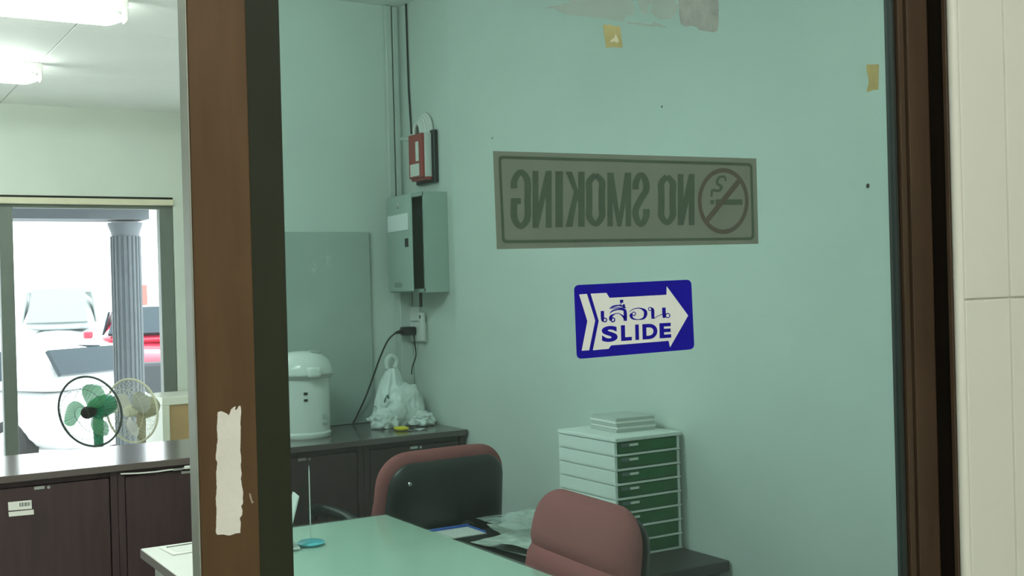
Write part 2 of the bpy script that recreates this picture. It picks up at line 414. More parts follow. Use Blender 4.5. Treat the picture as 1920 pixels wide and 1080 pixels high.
# heavy condensed letters, drawn in a w x 250 box (x right, y down) and mirrored onto the sign
def glyph(ch, W, H=250.0, t=30.0):
    bar = lambda x0, x1, y0=0, y1=H: [(x0, y0), (x1, y0), (x1, y1), (x0, y1)]
    st = lambda pts: ('s', sm(pts, 6))
    h = t/2
    if ch == 'I': return [bar(0, W)]
    if ch == 'N': return [bar(0, t*.9), bar(W-t*.9, W), [(0, 0), (t*.9, 0), (W, H), (W-t*.9, H)]]
    if ch == 'M': return [bar(0, t*.85), bar(W-t*.85, W), [(0, 0), (t*.95, 0), (W/2+t*.3, H), (W/2-t*.3, H)], [(W-t*.95, 0), (W, 0), (W/2+t*.3, H), (W/2-t*.3, H)]]
    if ch == 'K': return [bar(0, t), [(t*.8, H*.62), (t*.8, H*.42), (W-t, 0), (W, 0)], [(t, H*.42), (t*1.6, H*.32), (W, H), (W-t*1.05, H)]]
    o = [(W-h, 78, t), (W-h, 48, t), (W*.62, h*.9, t*.9), (W*.38, h*.9, t*.9), (h, 48, t)]
    if ch == 'O': return [st([(W/2, h*.9, t*.85), (h, 46, t), (h, 90, t), (h, 160, t), (h, H-46, t), (W/2, H-h*.9, t*.85), (W-h, H-46, t), (W-h, 160, t), (W-h, 90, t), (W-h, 46, t), (W/2, h*.9, t*.85)])]
    if ch == 'G': return [st(o+[(h, 125, t), (h, H-48, t), (W*.38, H-h*.9, t*.9), (W*.62, H-h*.9, t*.9), (W-h, H-48, t), (W-h, 135, t)]), bar(W*.5, W, 120, 146)]
    if ch == 'S': return [st(o+[(h*1.05, 82, t), (W*.42, 112, t), (W*.62, 140, t), (W-h, 172, t), (W-h, H-48, t), (W*.62, H-h*.9, t*.9), (W*.38, H-h*.9, t*.9), (h, H-48, t), (h, H-80, t)])]
def put_glyph(ch, xa_, xb_, y0, y1):
    W = (xb_-xa_); mb = MB()
    cv = lambda x, y, d=0: N(xb_-x, y0+(y1-y0)*y/250.0, .0002)
    for k, g in enumerate(glyph(ch, W)):     # ink layers a hair apart where they cross
        if g[0] == 's': stroke(mb, g[1], lambda x, y, d: cv(x, y), 0)
        else: mb.poly([cv(*p)-Vector((0, k*0.00004, 0)) for p in g])
    mb.build('letter', m_nstext, ns)
for ch, (a, b), (t0, b0) in (('G', (142, 234), (146, 412)), ('N', (242, 330), (148, 410)), ('I', (347, 382), (150, 408)), ('K', (394, 482), (152, 406)), ('O', (488, 576), (152, 406)),
                             ('M', (586, 696), (156, 404)), ('S', (702, 780), (158, 402)), ('O', (820, 902), (160, 400)), ('N', (910, 988), (163, 398))):
    put_glyph(ch, a, b, t0, b0)

# ------------------------------------------------------------------ tape scraps and label residue on the glass
def blob(name, pts, m, label, cat, Y, group=None, jit=0.0):
    o = MB().prism([at(x+random.uniform(-jit, jit), y+random.uniform(-jit, jit), Y) for x, y in pts], (0, .0002, 0)).build(name, m)
    return tag(o, label, cat, group)
m_tape = mat('old_masking_tape', (0.30, 0.30, 0.125), 0.7, var=0.12, scale=60)
m_tape2 = mat('tape_paper_core', (0.46, 0.50, 0.33), 0.8)
def ztp(x, y): return (960+x/4.1545, y/4.1545)
tp = blob('tape_scrap', [ztp(*p) for p in ((708, 190), (735, 196), (752, 188), (780, 200), (842, 205), (852, 290), (863, 368), (820, 372), (790, 366), (734, 374), (722, 290))], m_tape, 'yellowed tape scrap under the peeled label at the top', 'tape', YS)
MB().prism([at(*ztp(*p), YS-.0002) for p in ((770, 312), (795, 296), (808, 262), (820, 290), (834, 318), (820, 334), (790, 322), (764, 330))], (0, .0001, 0)).build('torn_spot', m_tape2, tp)
def ztq(x, y): return (1560+x/3.6, y/3.6)
blob('tape_scrap', [ztq(*p) for p in ((233, 436), (318, 434), (316, 520), (315, 606), (290, 606), (268, 612), (240, 625), (236, 606), (248, 560), (244, 510), (233, 480))], m_tape, 'narrow yellowed tape scrap near the right door stile', 'tape', YS)
m_res = mat('adhesive_residue', (0.30, 0.34, 0.29), 0.8, alpha=0.30, var=0.1, scale=80)
m_res2 = mat('adhesive_residue_thick', (0.27, 0.31, 0.27), 0.8, alpha=0.55, var=0.15, scale=80)
rs = blob('label_residue', [ztp(*p) for p in ((1290, -60), (1605, -60), (1612, 60), (1608, 215), (1600, 240), (1570, 250), (1500, 242), (1462, 236), (1440, 212), (1400, 200), (1350, 208), (1318, 190), (1306, 130), (1302, 60))], m_res2, 'peeled grey label residue on the glass at the top edge', 'residue', YS)
for pts in (((250, 60), (330, 66), (410, 110), (560, 128), (720, 140), (860, 172), (890, 120), (950, 118), (962, 60), (930, 10), (900, -60), (420, -60), (450, 20)),
            ((1080, 100), (1150, 150), (1240, 150), (1280, 100), (1300, 40), (1240, -60), (960, -60), (985, 40), (1020, 110), (1050, 110), (1062, 40), (1090, 30)),
            ((880, 168), (1085, 188), (1100, 168), (1150, 185), (1210, 212), (1080, 204), (880, 182))):
    MB().prism([at(*ztp(*p), YS) for p in pts], (0, .0002, 0)).build('residue_patch', m_res, rs)

# ------------------------------------------------------------------ battens (fluorescent lamps)
m_tube = {}
def batten(loc, strength, label, group=None, length=1.25, ecol=(0.93, 1.0, 0.92)):
    if strength not in m_tube: m_tube[strength] = mat('lit_tube_%d' % len(m_tube), (0.9, 0.95, 0.9), 0.4, emit=ecol, estr=strength)
    t = thing('ceiling_lamp', loc, 0, label, 'lamp', group)
    h = length/2
    MB().box((-h, -0.030, -0.040), (h, 0.030, 0), 0.004, 1).build('housing', m_white, t)
    mb = MB()
    def fn(u, v):
        x = -h+0.02+(2*h-0.04)*v
        e = min(1.0, max(0.10, min(v, 1-v)*22))**0.5; a = 2*PI*u
        return Vector((x, 0.044*e*math.cos(a), -0.078+0.034*e*math.sin(a)))
    mb.grid(fn, 20, 41, True)
    mb.build('diffuser', m_tube[strength], t, True)
    for s in (-1, 1): MB().box((s*h-0.014*(s > 0), -0.030, -0.095), (s*h+0.014*(s < 0), 0.030, -0.040), 0.004, 1).build('end_cap', m_white, t)
    return t
batten((0.53, 4.86, ZCEIL), TUBE, 'lit ceiling lamp at the very top left, the nearer one')
batten((0.45, 6.38, ZCEIL), TUBE, 'lit ceiling lamp lower at the left edge, the farther one')
batten((0.25, 2.75, ZCEIL), TUBE_DESK, 'lit ceiling lamp above the desk, out of view')
batten((0.1, -0.75, ZCEIL), HALL_FILL, 'unseen ceiling lamp added behind the viewer to light the hall', ecol=(1.0, 0.955, 0.92))

# ------------------------------------------------------------------ low cabinets
GC = 'dark brown low cabinets in a row'
def cabinet(x0, x1, doors, label):
    t = thing('low_cabinet', (x0, YF, 0), 0, label, 'cabinet', GC)
    wd = x1-x0; th = 0.018; D = YB-YF-0.01
    mb = MB().box((0, 0.0, 0.06), (th+0.004, D, 0.855)).box((wd-th-0.004, 0.0, 0.06), (wd, D, 0.855)).box((th, 0.03, 0.06), (wd-th, D, 0.08)).box((th, D-0.01, 0.08), (wd-th, D, 0.855)).box((0.0, 0.04, 0), (wd, D-0.02, 0.06))
    mb.box((th+0.004, 0.012, 0.838), (wd-th-0.004, 0.03, 0.855))
    mb.build('body', m_cab, t)
    inn = wd-2*(th+0.006); dw = inn/doors
    for k in range(doors):
        d = MB().box((th+0.006+k*dw+0.0015, 0.004, 0.07), (th+0.006+(k+1)*dw-0.0015, 0.022, 0.836), 0.0012, 1).build('door', m_cab, t)
        lx = th+0.006+(k+0.5)*dw
        MB().box((lx-0.022, 0.001, 0.824), (lx+0.010, 0.005, 0.834), 0.001, 1).build('lock_plate', m_metal, d)
        MB().lathe([(0.0, 0.0), (0.005, 0.0), (0.005, 0.006), (0, 0.006)], 12, Matrix.Translation((lx+0.022, 0.006, 0.828)) @ Matrix.Rotation(PI/2, 4, 'X')).build('lock', m_metal, d)
    return t
ca = cabinet(-0.03, 0.874, 2, 'dark brown low cabinet with barcode label under the window view')
cabinet(-0.93, -0.032, 2, 'dark brown low cabinet left of the labelled one, out of view')
cb = cabinet(0.876, 1.771, 2, 'dark brown low cabinet half hidden behind the door stile')
cc = cabinet(1.773, XR-0.012, 1, 'dark brown low cabinet in the corner below the plastic bag')
a0 = at(15, 942, YF+0.004); a1 = at(63, 955, YF+0.004)
def zl(x, y): return at(x/4.153, 820+y/4.153, YF+0.0034) - Vector((-0.03, YF, 0))
lb = MB().prism([zl(62, 506), zl(245, 488), zl(248, 556), zl(66, 572)], (0, .0005, 0)).build('asset_label', m_paper, ca)
MB().prism([zl(66, 582), zl(262, 562), zl(264, 600), zl(70, 618)], (0, .0005, 0)).build('asset_label', m_paper, ca)
mb = MB()
for k, (xx, ww_) in enumerate(((152, 8), (164, 4), (172, 9), (186, 5), (196, 10), (210, 4), (218, 7), (230, 5))):
    yy = 510-(xx-152)*0.09
    mb.prism([zl(xx, yy)+Vector((0, -.0003, 0)), zl(xx+ww_, yy)+Vector((0, -.0003, 0)), zl(xx+ww_, yy+30)+Vector((0, -.0003, 0)), zl(xx, yy+30)+Vector((0, -.0003, 0))], (0, .0002, 0))
mb.build('barcode', mat('barcode_ink', (0.10, 0.11, 0.10), 0.8), lb)
tp_ = MB().box((-0.95, YF-0.012, 0.857), (XR-0.004, YB-0.008, ZC), 0.002, 1).build('cabinet_worktop', m_cabtop)
tag(tp_, 'long grey brown worktop lying on the row of low cabinets', 'worktop')
# pale loose wire along the top of the middle cabinet
pts = [at(226, 888.5, YF-0.004), at(258, 887.5, YF-0.004), at(290, 885, YF-0.004), at(315, 881.5, YF-0.004), at(340, 878.5, YF-0.004), at(357, 876, YF-0.004), at(380, 874.5, YF-0.004)]
wv = thing('loose_cable', pts[0], 0, 'thin pale cable hanging under the worktop edge', 'cable')
MB().tube([p-pts[0] for p in pts], 0.0028, 6).build('cord', m_white, wv, True)
q = at(352, 876, YF-0.006)-pts[0]; MB().box(q-Vector((.012, .005, .006)), q+Vector((.012, .004, .006)), 0.002, 1).build('connector', m_white, wv)
q = at(334, 880, YF-0.006)-pts[0]; MB().box(q-Vector((.018, .002, .004)), q+Vector((.018, .002, .004)), 0.001, 1).build('clip', m_metal, wv)

# ------------------------------------------------------------------ board, trunking and electrics in the corner
bd = MB().box((1.50, YB-0.022, ZC+0.001), (2.042, YB-0.004, 1.686), 0.0015, 1).build('grey_board', m_board)
tag(bd, 'grey green board standing on the worktop behind the thermos pot', 'board')
mb = MB(); random.seed(5)
for k in range(16):
    x = random.choice((583, 590, 606, 615, 620))+random.uniform(-4, 4); y = random.uniform(468, 508)
    p = at(x, y, YB-0.0226); v = Vector((random.uniform(-.004, .004), 0, random.uniform(-.012, .012)))
    mb.prism([p-v-Vector((.0012, 0, 0)), p-v+Vector((.0012, 0, 0)), p+v+Vector((.0012, 0, 0)), p+v-Vector((.0012, 0, 0))], (0, .0004, 0))
mb.build('chalk_mark', mat('chalk', (0.62, 0.68, 0.63), 0.9), bd)
def trunk(a, b, label): return tag(MB().box(a, b, 0.003, 1).build('cable_trunking', m_duct), label, 'cable duct')
trunk((2.142, YB-0.025, 1.70), (2.170, YB-0.002, ZCEIL-0.002), 'pale cable trunking up the corner, the left of two')
trunk((2.180, YB-0.018, 1.70), (2.204, YB-0.002, ZCEIL-0.002), 'pale cable trunking up the corner, the right of two')
trunk((2.160, YB-0.060, ZC+0.001), (XR-0.002, YB-0.002, 1.46), 'wide pale duct in the corner below the electrical box')
cbk = MB().tube([(XR-0.006, 4.40, 2.10), (XR-0.006, 4.415, 2.3), (XR-0.006, 4.42, ZCEIL-0.002)], 0.004, 6).build('dark_cable', m_blackp, None, True)
tag(cbk, 'thin dark cable running up the corner to the ceiling', 'cable')
# distribution box on the right wall, its door ajar
bx = thing('electrical_box', (XR-0.001, 4.105, 1.425), 0, 'grey green metal electrical box with its door ajar', 'electrical box')
BH, BL, BD = 0.405, 0.325, 0.106; tk = 0.004
mb = MB().box((-BD, 0, 0), (0, tk, BH)).box((-BD, BL-tk, 0), (0, BL, BH)).box((-BD, tk, 0), (0, BL-tk, tk)).box((-BD, tk, BH-tk), (0, BL-tk, BH)).box((-tk, tk, tk), (0, BL-tk, BH-tk))
mb.box((-BD, tk, tk), (-BD+0.004, tk+0.010, BH-tk)).box((-BD, tk, BH-tk-0.012), (-BD+0.004, BL-tk, BH-tk)).box((-BD, tk, tk), (-BD+0.004, BL-tk, tk+0.012))
mb.build('body', m_egrey, bx)
dpiv = Vector((-BD-0.002, BL, 0.0))
dd = MB().box((-0.010, -0.300, 0.006), (0.0, 0.0, BH-0.008), 0.003, 2).build('door', m_egrey, bx, loc=dpiv)
dd.rotation_euler = (0, 0, math.radians(-7.0))
MB().box((-0.0112, -0.272, 0.255), (-0.0102, -0.018, 0.322)).build('paper_label', mat('glossy_label', (0.93, 0.95, 0.93), 0.2), dd)
MB().lathe([(0.0, 0.004), (0.012, 0.004), (0.014, 0.0), (0.014, -0.002)], 16, Matrix.Translation((-0.011, -0.155, 0.360)) @ Matrix.Rotation(-PI/2, 4, 'Y')).build('lock', m_metal, dd, True)
MB().box((-0.013, -0.270, 0.185), (-0.009, -0.235, 0.220), 0.001, 1).build('latch', m_blackp, dd)
MB().box((-0.0108, -0.180, 0.022), (-0.0101, -0.090, 0.042)).build('maker_plate', mat('plate_grey', (0.25, 0.33, 0.28), 0.5), dd)
MB().tube([(-0.05, 0.16, 0.002), (-0.05, 0.16, -0.06)], 0.007, 8).build('conduit', m_blackp, bx, True)
# switch with red cover above the box
sw = thing('safety_switch', (XR-0.002, 4.19, 1.875), 0, 'red and white safety switch above the electrical box', 'switch')
m_swred = mat('switch_red', (0.36, 0.05, 0.045), 0.35)
MB().box((-0.018, -0.02, 0.0), (0, 0.15, 0.215), 0.002, 1).build('back_plate', m_blackp, sw)
MB().box((-0.050, 0.0, 0.02), (-0.018, 0.13, 0.205), 0.004, 2).build('body', m_white, sw)
MB().box((-0.062, 0.004, 0.022), (-0.050, 0.126, 0.203), 0.003, 2).build('cover', m_swred, sw)
MB().box((-0.066, 0.03, 0.09), (-0.062, 0.055, 0.17), 0.001, 1).build('lever', m_white, sw)
MB().box((-0.064, 0.03, 0.03), (-0.062, 0.11, 0.08)).build('label_plate', m_paper, sw)
MB().box((-0.050, -0.002, 0.012), (-0.018, 0.13, 0.024), 0.002, 1).build('red_base', m_swred, sw)
MB().tube([(-0.020, 0.05, 0.195), (-0.055, 0.13, 0.19), (-0.055, 0.20, 0.20)], 0.008, 6).build('side_lead', m_duct, sw, True)
# coiled flexible conduit over the switch
mb = MB()
for k in range(5):
    r = 0.062-0.007*k
    pth = [(-0.010-0.009*k, 0.07+r*0.9*math.cos(a*PI/12), 0.205+1.35*r*math.sin(a*PI/12)) for a in range(13)]
    mb.tube(pth, 0.0075, 8)
mb.build('cable_loop', m_white, sw, True)
# sockets below
so = thing('wall_socket', (XR-0.001, 4.30, 1.215), 0, 'white wall socket block below the electrical box', 'socket')
MB().box((-0.014, 0.012, 0.0), (0, 0.150, 0.085), 0.003, 2).build('socket_plate', m_white, so)
MB().box((-0.012, 0.065, 0.088), (0, 0.150, 0.150), 0.003, 2).build('switch_plate', m_white, so)
MB().box((-0.030, 0.00, 0.005), (-0.012, 0.035, 0.125), 0.005, 2).build('plug_adapter', m_white, so)
MB().box((-0.0315, 0.010, 0.100), (-0.029, 0.022, 0.115), 0.001, 1).build('indicator', m_blackp, so)
pl = thing('power_plug', (XR-0.030, 4.40, 1.262), 0, 'black plug and cord in the wall socket beside the bag', 'plug')
MB().box((-0.045, -0.022, -0.018), (0.012, 0.024, 0.018), 0.006, 2).build('plug_body', m_blackp, pl, True)
MB().tube([(-0.045, 0, 0), (-0.075, 0.002, -0.006)], [0.010, 0.005], 8).build('strain_relief', m_blackp, pl, True)
tgt = [(-0.075, 0.002, -0.006), (-0.105, 0.012, -0.035), (-0.135, 0.025, -0.10), (-0.165, 0.035, -0.18), (-0.20, 0.045, -0.27), (-0.235, 0.058, -0.345), (-0.252, 0.064, -0.376)]
MB().tube([p[:3] for p in sm([(*p,) for p in tgt])], 0.0042, 6).build('cord', m_blackp, pl, True)
MB().tube([p[:3] for p in sm([(0.004, -0.01, -0.015), (0.010, -0.012, -0.07), (0.012, -0.01, -0.11), (-0.01, -0.02, -0.15), (-0.03, -0.05, -0.18)])], 0.0028, 6).build('thin_cord', m_blackp, pl, True)

# ------------------------------------------------------------------ things on the worktop
tm = thing('thermos_pot', (1.632, 4.24, ZC), 0, 'white electric thermos pot standing on the dark worktop', 'thermos')
m_pot = mat('pot_enamel', (0.74, 0.78, 0.72), 0.25, var=0.02, coat=0.2)
MB().lathe([(0, 0), (0.104, 0), (0.108, 0.006), (0.108, 0.018), (0.103, 0.024)], 36).build('base_ring', m_pot, tm, True)
MB().lathe([(0.103, 0.022), (0.105, 0.05), (0.106, 0.20), (0.104, 0.232), (0, 0.233)], 36).build('body', m_pot, tm, True)
MB().lathe([(0.110, 0.228), (0.118, 0.236), (0.120, 0.250), (0.116, 0.272), (0.104, 0.298), (0.080, 0.318), (0.045, 0.329), (0, 0.332)], 36).build('lid', m_pot, tm, True)
MB().tube([(0.124*math.cos(a), 0.124*math.sin(a), 0.243-0.020*math.sin(a)*0) for a in [2*PI*k/40 for k in range(40)]], 0.0045, 8, closed=True).build('handle_ring', mat('pot_grey', (0.45, 0.50, 0.46), 0.4), tm, True)
MB().box((0.02, -0.055, 0.318), (0.06, -0.01, 0.334), 0.005, 2).build('lid_button', mat('pot_grey_button', (0.35, 0.40, 0.36), 0.4), tm)
MB().box((-0.025, -0.145, 0.235), (0.025, -0.095, 0.275), 0.010, 2).build('spout', m_pot, tm)
for z in (0.17, 0.145): MB().box((-0.035, -0.1085, z), (-0.020, -0.103, z+0.009), 0.001, 1).build('print_mark', m_blackp, tm)
ang = math.radians(-62)
for (z, hh) in ((0.075, 0.016), (0.052, 0.008)):
    c = Vector((0.1045*math.cos(ang), 0.1045*math.sin(ang), z))
    MB().box(c-Vector((.012, .004, 0)), c+Vector((.012, .003, hh)), 0.001, 1, ).build('print_mark', mat('pot_print', (0.35, 0.42, 0.38), 0.5), tm)

def lump(name, loc, size, seed, m, parent, sub=4, flat=0.25, amp=0.22, freq=2.3):
    bm = bmesh.new(); bmesh.ops.create_icosphere(bm, subdivisions=sub, radius=1.0)
    for v in bm.verts:
        d = v.co.normalized()
        n = noise.noise(d*freq+Vector((seed, 0, 0)))*amp + abs(noise.noise(d*freq*2.4+Vector((0, seed, 0))))*amp*0.7 + noise.noise(d*9+Vector((seed, seed, 0)))*amp*0.18
        p = d*(1+n)
        if p.z < -flat: p.z = -flat
        v.co = Vector((p.x*size[0], p.y*size[1], (p.z+flat)*size[2]))
    mb = MB(); mb.bm.free(); mb.bm = bm
    return mb.build(name, m, parent, True, loc)
m_bag = mat('thin_white_bag', (0.72, 0.78, 0.73), 0.4, var=0.10, scale=14, bump=0.8, bscale=22)
pb = thing('plastic_bag', (2.05, 4.31, ZC+0.002), 0, 'knotted white plastic bag slumped on the worktop corner', 'bag')
lump('bag_body', (0.03, 0.0, 0), (0.098, 0.085, 0.118), 1.7, m_bag, pb, 5, 0.55, 0.20, 1.5)
lump('bag_fold', (-0.065, -0.05, 0), (0.058, 0.05, 0.048), 4.2, m_bag, pb, 4, 0.5, 0.3, 2.4)
lump('bag_fold', (0.095, -0.06, 0), (0.05, 0.06, 0.04), 6.1, m_bag, pb, 4, 0.4, 0.3, 2.4)
def neck(u, v):
    a = 2*PI*u; z = 0.085+0.150*v
    r = (0.044*math.cos(v*PI/2)**0.9+0.020)*(1+0.10*math.sin(5*a+3*v)+0.06*math.sin(11*a))
    return Vector((-0.01+r*math.cos(a)+0.012*v, r*math.sin(a)*0.8, z))
MB().grid(neck, 48, 12, True).build('bag_neck', m_bag, pb, True)
MB().tube([p[:3] for p in sm([(-0.02, 0, 0.235), (-0.022, 0, 0.268), (0.0, 0.0, 0.285), (0.022, 0, 0.266), (0.016, 0, 0.235)])], 0.010, 8).build('bag_handle', m_bag, pb, True)
mkr = mat('bag_print', (0.18, 0.28, 0.24), 0.5)
MB().tube([p[:3] for p in sm([(-0.066, -0.065, 0.105), (-0.068, -0.078, 0.120), (-0.060, -0.080, 0.132), (-0.054, -0.078, 0.118)])], 0.004, 6).build('printed_mark', mkr, pb, True)
m_yel = mat('yellow_plastic', (0.75, 0.62, 0.03), 0.35)
sx = thing('scissors', (2.025, 4.135, ZC+0.001), math.radians(-12), 'yellow handled scissors lying before the plastic bag', 'scissors')
for s in (-1, 1):
    MB().tube([(-0.022+0.022*math.cos(a), s*0.017+0.015*math.sin(a), 0.007) for a in [2*PI*k/20 for k in range(20)]], 0.0055, 8, closed=True).build('handle', m_yel, sx, True)
    MB().prism([(0.0, s*0.006, 0.004), (0.085, -s*0.006, 0.004), (0.085, -s*0.002, 0.004), (0.0, s*0.014, 0.004)], (0, 0, .004)).build('blade', m_blackp, sx)
sp_ = MB().prism([at_z(x, y, ZC+0.0012) for x, y in ((777, 800), (797, 803), (788, 807), (768, 804))], (0, 0, .0008)).build('paper_scrap', m_paper)
tag(sp_, 'small white paper scrap beside the scissors', 'paper')

# ------------------------------------------------------------------ desk
dk = thing('desk', (0.772, 1.76, 0), 0, 'pale grey office desk with a glass top sheet', 'desk')
DW, DL, DZ = 0.745, 1.50, 0.745
MB().box((0, 0, DZ-0.027), (DW, DL, DZ), 0.0015, 1).build('desk_top', m_desk, dk)
MB().box((-0.0012, -0.001, DZ-0.025), (0, DL+0.001, DZ-0.002)).build('edge_band', m_deskedge, dk)
MB().box((0, DL, DZ-0.025), (DW, DL+0.0012, DZ-0.002)).build('edge_band', m_deskedge, dk)
MB().box((0.20, 0.01, DZ+0.0002), (DW-0.002, DL-0.004, DZ+0.005), 0.001, 1).build('glass_sheet', glass_mat('desk_glass', (0.86, 0.99, 0.90), 1.22, 0.18), dk)
MB().box((0.03, DL-0.05, 0), (DW-0.04, DL-0.03, DZ-0.027)).build('side_panel', m_desk, dk)
MB().box((0.03, 0.03, 0), (DW-0.04, 0.05, DZ-0.027)).build('side_panel', m_desk, dk)
MB().box((0.06, 0.05, 0.30), (0.078, DL-0.05, DZ-0.027)).build('modesty_panel', m_desk, dk)
# receipt spike
DT = 0.7502
sk = thing('receipt_spike', (1.168, 3.00, DT), 0, 'receipt spike with turquoise base standing on the desk', 'receipt spike')
m_turq = mat('turquoise_plastic', (0.13, 0.55, 0.62), 0.3)
MB().lathe([(0, 0), (0.036, 0), (0.038, 0.003), (0.034, 0.007), (0.012, 0.012), (0.004, 0.014), (0, 0.014)], 32).build('base', m_turq, sk, True)
MB().tube([(0, 0, 0.012), (0, 0, 0.200), (0, 0, 0.216)], [0.0016, 0.0016, 0.0004], 8).build('spike', m_white, sk, True)
# flat card holder on the bare desk end
cd_ = thing('card_holder', (0.868, 3.175, DZ+0.0005), math.radians(4), 'small flat clear card holder at the desk corner', 'card holder')
MB().box((-0.05, -0.055, 0), (0.05, 0.055, 0.004), 0.001, 1).build('tray', m_white, cd_)
MB().box((-0.034, -0.040, 0.004), (0.034, 0.030, 0.0048)).build('card', m_desk, cd_)
MB().box((-0.036, 0.030, 0.004), (0.036, 0.040, 0.0052)).build('slot', m_blackp, cd_)
# white notice leaning at the edge of the door stile
nh = thing('acrylic_stand', (1.10, 2.96, DT), math.radians(-10), 'white tilted notice stand on the desk beside the spike', 'notice stand')
rt = Matrix.Rotation(math.radians(-14), 3, 'Y')
MB().box((-0.05, -0.002, 0.0), (0.02, 0.08, 0.004)).build('foot', m_white, nh)
MB().prism([(-0.016, 0, 0.004), (0.022, 0, 0.142), (0.022, 0.075, 0.142), (-0.016, 0.075, 0.004)], (-0.004, 0, 0.001)).build('sheet', m_paper, nh)

# ------------------------------------------------------------------ office chairs
def pad_mesh(W, W2, H, r, t, back, crease=None, n=30, mv=34):
    # rounded rectangle pillow in x (width) / z (height); front bulges to +y by t, back side to -y by `back`
    mb = MB()
    def hw(v):
        w_ = W2+(W-W2)*v
        d = min(v, 1-v)*H
        return w_ if d >= r else w_-r+math.sqrt(max(0, r*r-(r-d)**2))
    def pt(u, v, s):
        vv = 0.5-0.5*math.cos(PI*v); uu = math.sin((u-0.5)*PI)
        x = uu*hw(vv); z = vv*H
        edge = max(0, 1-abs(uu)**5)**0.5*max(0, 1-abs(2*vv-1)**9)**0.5
        y = s*edge
        if crease and s > 0: y -= 0.020*math.exp(-((vv-crease)/0.022)**2)*edge
        return Vector((x, y, z))
    for s in (t, -back): mb.grid(lambda u, v: pt(u, v, s), n, mv)
    bmesh.ops.remove_doubles(mb.bm, verts=mb.bm.verts, dist=0.0004)
    return mb
def office_chair(loc, rz, label):
    t = thing('office_chair', loc, rz, label, 'chair', 'red and black office chairs')
    rec = Matrix.Rotation(math.radians(11), 4, 'X')
    p = pad_mesh(0.235, 0.268, 0.465, 0.10, 0.052, 0.030, 0.675).build('back_pad', m_red, t, True, (0, -0.225, 0.457)); p.rotation_euler = (math.radians(11), 0, 0)
    s = pad_mesh(0.214, 0.246, 0.435, 0.075, 0.012, 0.030).build('back_shell', m_blackp, t, True, (0, -0.262, 0.455)); s.rotation_euler = (math.radians(11), 0, 0)
    MB().lathe([(0, 0.030), (0.018, 0.028), (0.024, 0.018), (0.024, 0)], 18, Matrix.Translation((0.07, -0.024, 0.20)) @ Matrix.Rotation(PI/2, 4, 'X')).build('height_knob', m_blackp, s, True)
    MB().lathe([(0, 0.005), (0.006, 0.004), (0.008, 0)], 12, Matrix.Translation((-0.155, -0.024, 0.375)) @ Matrix.Rotation(PI/2, 4, 'X')).build('screw_cap', m_metal, s, True)
    q = pad_mesh(0.23, 0.235, 0.46, 0.09, 0.045, 0.02).build('seat_pad', m_red, t, True, (0, 0.235, 0.465)); q.rotation_euler = (math.radians(90), 0, 0)
    MB().box((-0.20, -0.20, 0.415), (0.20, 0.20, 0.450), 0.012, 2).build('seat_shell', m_blackp, t, True)
    MB().box((-0.045, -0.285, 0.40), (0.045, -0.05, 0.418), 0.004, 1).box((-0.035, -0.300, 0.40), (0.035, -0.272, 0.60), 0.004, 1).build('back_bracket', m_blackp, t)
    for sx_ in (-1, 1):
        x = sx_*0.252
        MB().tube([v[:3] for v in sm([(x, -0.20, 0.640), (x, -0.15, 0.676), (x, -0.02, 0.688), (x, 0.10, 0.684), (x, 0.16, 0.670), (x, 0.185, 0.640)])], [0.014]+[0.020]*24+[0.014], 10).build('armrest', m_blackp, t, True)
        MB().tube([(x, 0.08, 0.675), (x, 0.07, 0.50), (x*0.85, 0.05, 0.432), (x*0.6, 0.05, 0.425)], 0.014, 8).build('arm_support', m_blackp, t, True)
    MB().tube([(0, 0, 0.10), (0, 0, 0.42)], 0.026, 14).build('gas_column', m_blackp, t, True)
    for k in range(5):
        a = 2*PI*k/5+0.3; e = Vector((0.255*math.cos(a), 0.255*math.sin(a), 0.075))
        leg = MB().tube([(0, 0, 0.115), e*0.5+Vector((0, 0, 0.065)), e], [0.028, 0.024, 0.016], 8).build('base_leg', m_blackp, t, True)
        MB().lathe([(0, -0.02), (0.026, -0.02), (0.028, -0.012), (0.028, 0.012), (0.026, 0.02), (0, 0.02)], 16, Matrix.Translation((e.x, e.y, 0.029)) @ Matrix.Rotation(a, 4, 'Z') @ Matrix.Rotation(PI/2, 4, 'X')).build('castor', m_blackp, leg, True)
    return t
office_chair((1.345, 2.375, 0), math.radians(86), 'office chair showing its red padded front beside the desk')
office_chair((1.768, 3.685, 0), math.radians(3), 'office chair showing its black back shell before the cabinets')

# ------------------------------------------------------------------ side table with drawer tower
st = thing('side_table', (1.73, 2.47, 0), 0, 'low black side table along the wall under the drawer tower', 'side table')
m_blk = mat('black_laminate', (0.020, 0.021, 0.019), 0.45)
SW, SL, SZ = XR-1.73-0.006, 0.80, 0.650
MB().box((0, 0, SZ-0.03), (SW, SL, SZ), 0.002, 1).build('table_top', m_blk, st)
MB().box((0.02, 0.02, 0), (0.045, SL-0.02, SZ-0.03)).build('side_panel', m_blk, st)
MB().box((SW-0.045, 0.02, 0), (SW-0.02, SL-0.02, SZ-0.03)).build('side_panel', m_blk, st)
fp = MB().box((0.045, 0.012, 0.05), (SW-0.045, 0.03, SZ-0.035), 0.001, 1).build('front_panel', m_blk, st)
MB().box((SW-0.085, 0.006, SZ-0.062), (SW-0.065, 0.012, SZ-0.052), 0.001, 1).build('lock_plate', m_metal, fp)
DX, DY, DH = 0.240, 0.292, 0.348
dw = thing('drawer_tower', (XR-0.012-DX, 2.668, SZ+0.001), 0, 'white desktop drawer tower with eight green drawers', 'drawer unit')
m_dwhite = mat('drawer_white', (0.80, 0.84, 0.78), 0.45, var=0.02)
m_green = mat('drawer_green', (0.006, 0.125, 0.034), 0.5, spec=0.2, var=0.15, scale=10)
NT = 8; hT = (DH-0.012)/NT
tier = drawer = None
